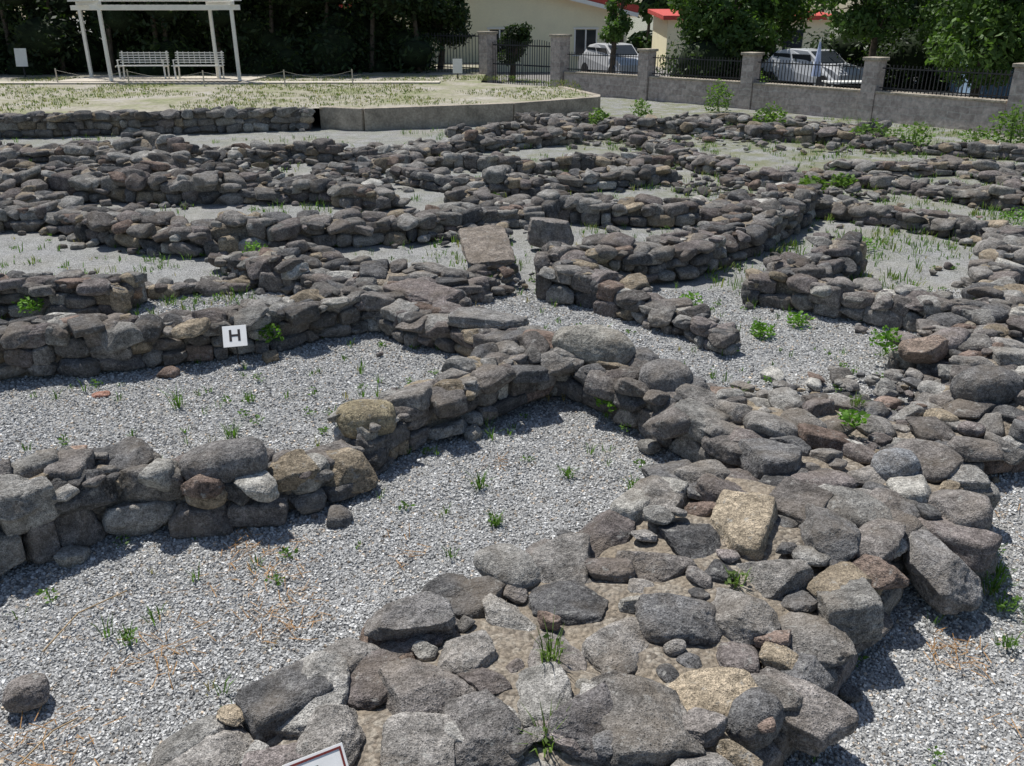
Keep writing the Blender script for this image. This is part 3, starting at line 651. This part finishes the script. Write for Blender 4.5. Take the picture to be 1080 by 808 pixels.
# ------------------------------------------------------------------ cars
def car(x,y,yaw,col,z=.065):
    e=empty("parked_car",(x,y,z)); e.rotation_euler=(0,0,yaw)
    prof=[(-2.1,.35),(-2.12,.62),(-2.0,.86),(-1.75,.93),(-1.35,1.36),(-.6,1.46),(.25,1.42),(.95,.98),(1.7,.84),(2.05,.66),(2.1,.38)]
    bm=bmesh.new(); rows=[]
    for wy,ins in ((-.84,0),(-.8,1),(0,1.02),(.8,1),(.84,0)):
        row=[]
        for (px,pz) in prof:
            top=pz>.95; yy=wy*(.8 if top else 1); zz=pz-(0.03 if abs(wy)>.82 else 0)
            row.append(bm.verts.new((px,yy,zz)))
        rows.append(row)
    for a_,b_ in zip(rows[:-1],rows[1:]):
        for i in range(len(prof)-1): bm.faces.new((a_[i],a_[i+1],b_[i+1],b_[i]))
    for row in (rows[0],rows[-1]): bm.faces.new(row)
    bmesh.ops.recalc_face_normals(bm,faces=bm.faces)
    me=bpy.data.meshes.new("body"); bm.to_mesh(me); bm.free(); m=mat_plain("car_paint",col,.25,.03); me.materials.append(m)
    o=bpy.data.objects.new("body",me); SC.collection.objects.link(o); o.parent=e
    b=Boxes()
    for s in (-1,1):
        b.box((-.95,s*.72,1.13),(.42,.02,.16),rotm(s*-.35,0,0)); b.box((.05,s*.72,1.13),(.45,.02,.16),rotm(s*-.35,0,0))
    b.box((.62,0,1.2),(.34,.58,.015),rotm(0,.56,0)); b.box((-1.56,0,1.16),(.24,.58,.015),rotm(0,-.82,0)); b.make("windows",M_GLASS,e)
    for i,(wx,wy) in enumerate(((-1.35,-.78),(1.3,-.78),(-1.35,.78),(1.3,.78))):
        bm=bmesh.new(); bmesh.ops.create_cone(bm,cap_ends=True,segments=20,radius1=.31,radius2=.31,depth=.2); me=bpy.data.meshes.new("w"); bm.to_mesh(me); bm.free(); me.materials.append(M_IRON)
        o=bpy.data.objects.new("wheel_%d"%(i+1),me); SC.collection.objects.link(o); o.parent=e; o.location=(wx,wy,.31); o.rotation_euler=(math.pi/2,0,0)
car(4.6,40.5,-1.2,(.5,.5,.5)); car(11.3,34.0,-1.1,(.5,.51,.52))
ps=empty("closed_parasol",(9.6,28.6,0)); 
for nm,r1,r2,z0_,z1_,mt in (("pole",.025,.025,0,2.0,M_WHITE),("canopy",.15,.03,.9,1.9,mat_plain("parasol_cloth",(.4,.46,.62),.8)),("base",.25,.2,0.06,.14,M_CONC)):
    bm=bmesh.new(); bmesh.ops.create_cone(bm,cap_ends=True,segments=14,radius1=r1,radius2=r2,depth=z1_-z0_); me=bpy.data.meshes.new(nm); bm.to_mesh(me); bm.free(); me.materials.append(mt)
    o=bpy.data.objects.new(nm,me); SC.collection.objects.link(o); o.parent=ps; o.location=(0,0,(z0_+z1_)/2)
tb=empty("garden_table",(10.4,27.9,.06)); b=Boxes(); b.box((0,0,.72),(.7,.4,.02)); 
for sx in(-.6,.6):
    for sy in (-.33,.33): b.box((sx,sy,.35),(.025,.025,.35))
b.make("top_and_legs",M_WHITE,tb,.004)

# ------------------------------------------------------------------ trees
def leaves(r,lobes,n,ls,cols,gap=.0):
    V=[];C=[]
    vol=np.array([a[1][0]*a[1][1]*a[1][2] for a in lobes])**.67; vol/=vol.sum()
    cnt=r.multinomial(n,vol)
    for (c,rad),m in zip(lobes,cnt):
        d=r.normal(size=(m,3)); d/=np.linalg.norm(d,axis=1)[:,None]; rr=r.uniform(.45,1.08,m)**.6
        P=np.array(c)+d*rr[:,None]*np.array(rad)
        keep=np.array([mn.noise(Vector(p*1.5))>gap-.25 for p in P]); P=P[keep]; d=d[keep]; m=len(P)
        if not m: continue
        P=P+r.normal(size=(m,3))*.06
        nrm=d*.5+r.normal(size=(m,3))*.6+np.array([0,0,.4]); nrm/=np.linalg.norm(nrm,axis=1)[:,None]
        u=np.cross(nrm,r.normal(size=(m,3))); u/=np.linalg.norm(u,axis=1)[:,None]; v=np.cross(nrm,u)
        s=(ls*r.uniform(.6,1.4,m))[:,None]
        q=np.stack([P-u*s,P+v*s*.45+u*s*.1,P+u*s,P-v*s*.45],1); V.append(q)
        base=np.array(cols)[r.randint(len(cols))]
        cl=np.array(cols)[r.randint(len(cols),size=m)]*.5+base*.5
        C.append(np.repeat(cl*r.uniform(.7,1.3,(m,1)),4,0))
    V=np.concatenate(V).reshape(-1,3); F=np.arange(len(V)).reshape(-1,4); return V,F,np.concatenate(C)
def limb(V,F,a,b,r0,r1,seg=8):
    a=np.array(a,float);b=np.array(b,float);d=b-a;d/=np.linalg.norm(d);x=np.cross(d,[.3,.2,1]);x/=np.linalg.norm(x);y=np.cross(d,x);n=len(V)
    for p,rr in ((a,r0),(b,r1)):
        for i in range(seg): t=6.283*i/seg; V.append(p+(x*math.cos(t)+y*math.sin(t))*rr)
    for i in range(seg): j=(i+1)%seg; F.append((n+i,n+j,n+seg+j,n+seg+i))
GR=[(.06,.11,.027),(.08,.14,.035),(.04,.08,.022),(.10,.165,.04)]
GDK=[(.026,.046,.016),(.035,.06,.02),(.022,.036,.013),(.045,.072,.02)]
def tree(name,x,y,h,cr,n,ls=.13,cols=GR,seed=0,low=.35,trunk=.16,z=0,gap=.0,lean=0):
    r=np.random.RandomState(seed); V=[];F=[]; top=np.array([x+lean,y,z+h*.6])
    base=np.array([x,y,z-.05]); mid=(base+top)/2+np.array([r.normal()*.12,0,0])
    limb(V,F,base,mid,trunk,trunk*.75); limb(V,F,mid,top,trunk*.75,trunk*.4)
    lob=[]
    for i in range(11):
        a=r.uniform(0,6.28); zz=r.uniform(low,.95); rad=cr*r.uniform(.35,.8)*(1.1-abs(zz-.6))
        c=np.array([x+lean*zz+math.cos(a)*rad,y+math.sin(a)*rad,z+h*zz]); s=cr*r.uniform(.32,.55); lob.append((c,(s*1.1,s*1.1,s*.8)))
        st=mid+(top-mid)*r.uniform(0,1); limb(V,F,st,c,trunk*.3,trunk*.1,6)
        for _ in range(3): limb(V,F,st+(c-st)*.6,c+r.normal(size=3)*s*.5,trunk*.12,.01,5)
    e=empty(name); lv_,lf,lc=leaves(r,lob,n,ls,cols,gap)
    mesh_obj("trunk_and_limbs",np.array(V),np.array(F),M_BARK,smooth=True,parent=e); mesh_obj("crown",lv_,lf,M_LEAF,lc,parent=e)
def hedge(name,p0,p1,h,dep,n,ls,cols,seed,z=.5,nl=30,gap=0):
    r=np.random.RandomState(seed); lob=[]; p0=np.array(p0);p1=np.array(p1)
    for i in range(nl):
        t=r.rand(); zz=r.rand(); p=p0+(p1-p0)*t; s=r.uniform(.7,1.5)
        lob.append((np.array([p[0],p[1]+r.uniform(0,dep),z+zz*h]),(s*1.2,s,s*.9)))
    V,F,C=leaves(r,lob,n,ls,cols,gap); e=empty(name); mesh_obj("foliage",V,F,M_LEAF,C,parent=e)
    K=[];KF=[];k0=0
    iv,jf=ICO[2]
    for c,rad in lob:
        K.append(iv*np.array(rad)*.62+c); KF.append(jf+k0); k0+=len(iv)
    mesh_obj("dark_inner_backing",np.concatenate(K),np.concatenate(KF),M_CORED,parent=e,smooth=True)  # dark ellipsoids added inside the lobes as backing, to keep the foliage opaque
    V=[];F=[]
    for t in np.linspace(.02,.98,int(np.linalg.norm(p1-p0)/1.6)):
        p=p0+(p1-p0)*t; limb(V,F,(p[0],p[1]+.8,z-.05),(p[0]+r.normal()*.2,p[1]+1,z+h*.7),.12,.05)
    mesh_obj("trunks",np.array(V),np.array(F),M_BARK,parent=e,smooth=True)
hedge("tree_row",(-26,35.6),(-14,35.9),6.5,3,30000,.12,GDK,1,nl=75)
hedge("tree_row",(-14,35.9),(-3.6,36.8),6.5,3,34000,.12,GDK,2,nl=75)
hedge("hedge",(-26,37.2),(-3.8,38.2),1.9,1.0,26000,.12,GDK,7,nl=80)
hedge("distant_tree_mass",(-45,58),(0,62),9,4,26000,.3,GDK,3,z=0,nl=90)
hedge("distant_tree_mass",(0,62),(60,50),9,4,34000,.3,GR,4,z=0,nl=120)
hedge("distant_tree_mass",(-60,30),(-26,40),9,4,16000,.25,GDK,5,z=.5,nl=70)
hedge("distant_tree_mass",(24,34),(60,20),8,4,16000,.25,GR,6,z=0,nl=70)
tree("tree",-3.2,39.5,4.6,1.6,12000,.11,GDK,11,.2)
tree("shrub_tree",.0,39.0,2.4,.8,5000,.08,GDK,12,.35)
tree("tree",4.4,39.0,3.7,.75,5000,.09,GR,13,.5,gap=.05)
tree("tree",8.6,36.5,5.2,2.0,13000,.12,GR,14,.36,gap=.05)
tree("tree",11.0,38.5,5.5,2.2,12000,.12,GR,15,.38)
tree("tree",13.0,33.0,5.2,2.0,9000,.11,GR,16,.45,gap=.12)
tree("tree",15.2,29.5,5.4,2.8,24000,.11,GR,17,.25)
tree("tree",18.0,29.5,5.6,2.6,18000,.11,GR,18,.3)
tree("tree",14.9,22.5,5.5,1.8,8000,.1,GR,19,.55,trunk=.13,lean=.5)
tree("tree",20.5,24.5,5.6,2.6,14000,.11,GR,20,.35)
tree("tree",16.5,37.5,6,2.6,12000,.13,GDK,21,.25)
hedge("garden_shrubs",(7.0,35.5),(18,33.5),1.5,1.2,14000,.09,GDK,22,z=0,nl=26)

# ------------------------------------------------------------------ light, sky, camera
d=Vector((-.66,.75,0)).normalized(); el=math.radians(64)
sd=Vector((d.x*math.cos(el),d.y*math.cos(el),math.sin(el)))
sl_=bpy.data.lights.new("sun","SUN"); sl_.energy=5.0; sl_.angle=math.radians(.53); sl_.color=(1,.975,.935)
so=bpy.data.objects.new("sun",sl_); so.rotation_euler=sd.to_track_quat('Z','Y').to_euler(); SC.collection.objects.link(so)
w=bpy.data.worlds.new("World"); SC.world=w; w.use_nodes=True; nt=w.node_tree
sk=nt.nodes.new("ShaderNodeTexSky"); sk.sky_type='NISHITA'; sk.sun_disc=False; sk.sun_elevation=el; sk.sun_rotation=math.atan2(d.x,d.y)
bg=nt.nodes['Background']; nt.links.new(sk.outputs[0],bg.inputs[0]); bg.inputs[1].default_value=.1
ca=bpy.data.cameras.new("camera"); ca.lens=30; ca.sensor_width=36; ca.clip_end=3000
co=bpy.data.objects.new("camera",ca); co.location=(0,0,2.7); co.rotation_euler=(math.radians(90)-math.atan(389/900),0,0)
SC.collection.objects.link(co); SC.camera=co
SC.view_settings.view_transform='Standard'; SC.view_settings.look='None'; SC.view_settings.exposure=0
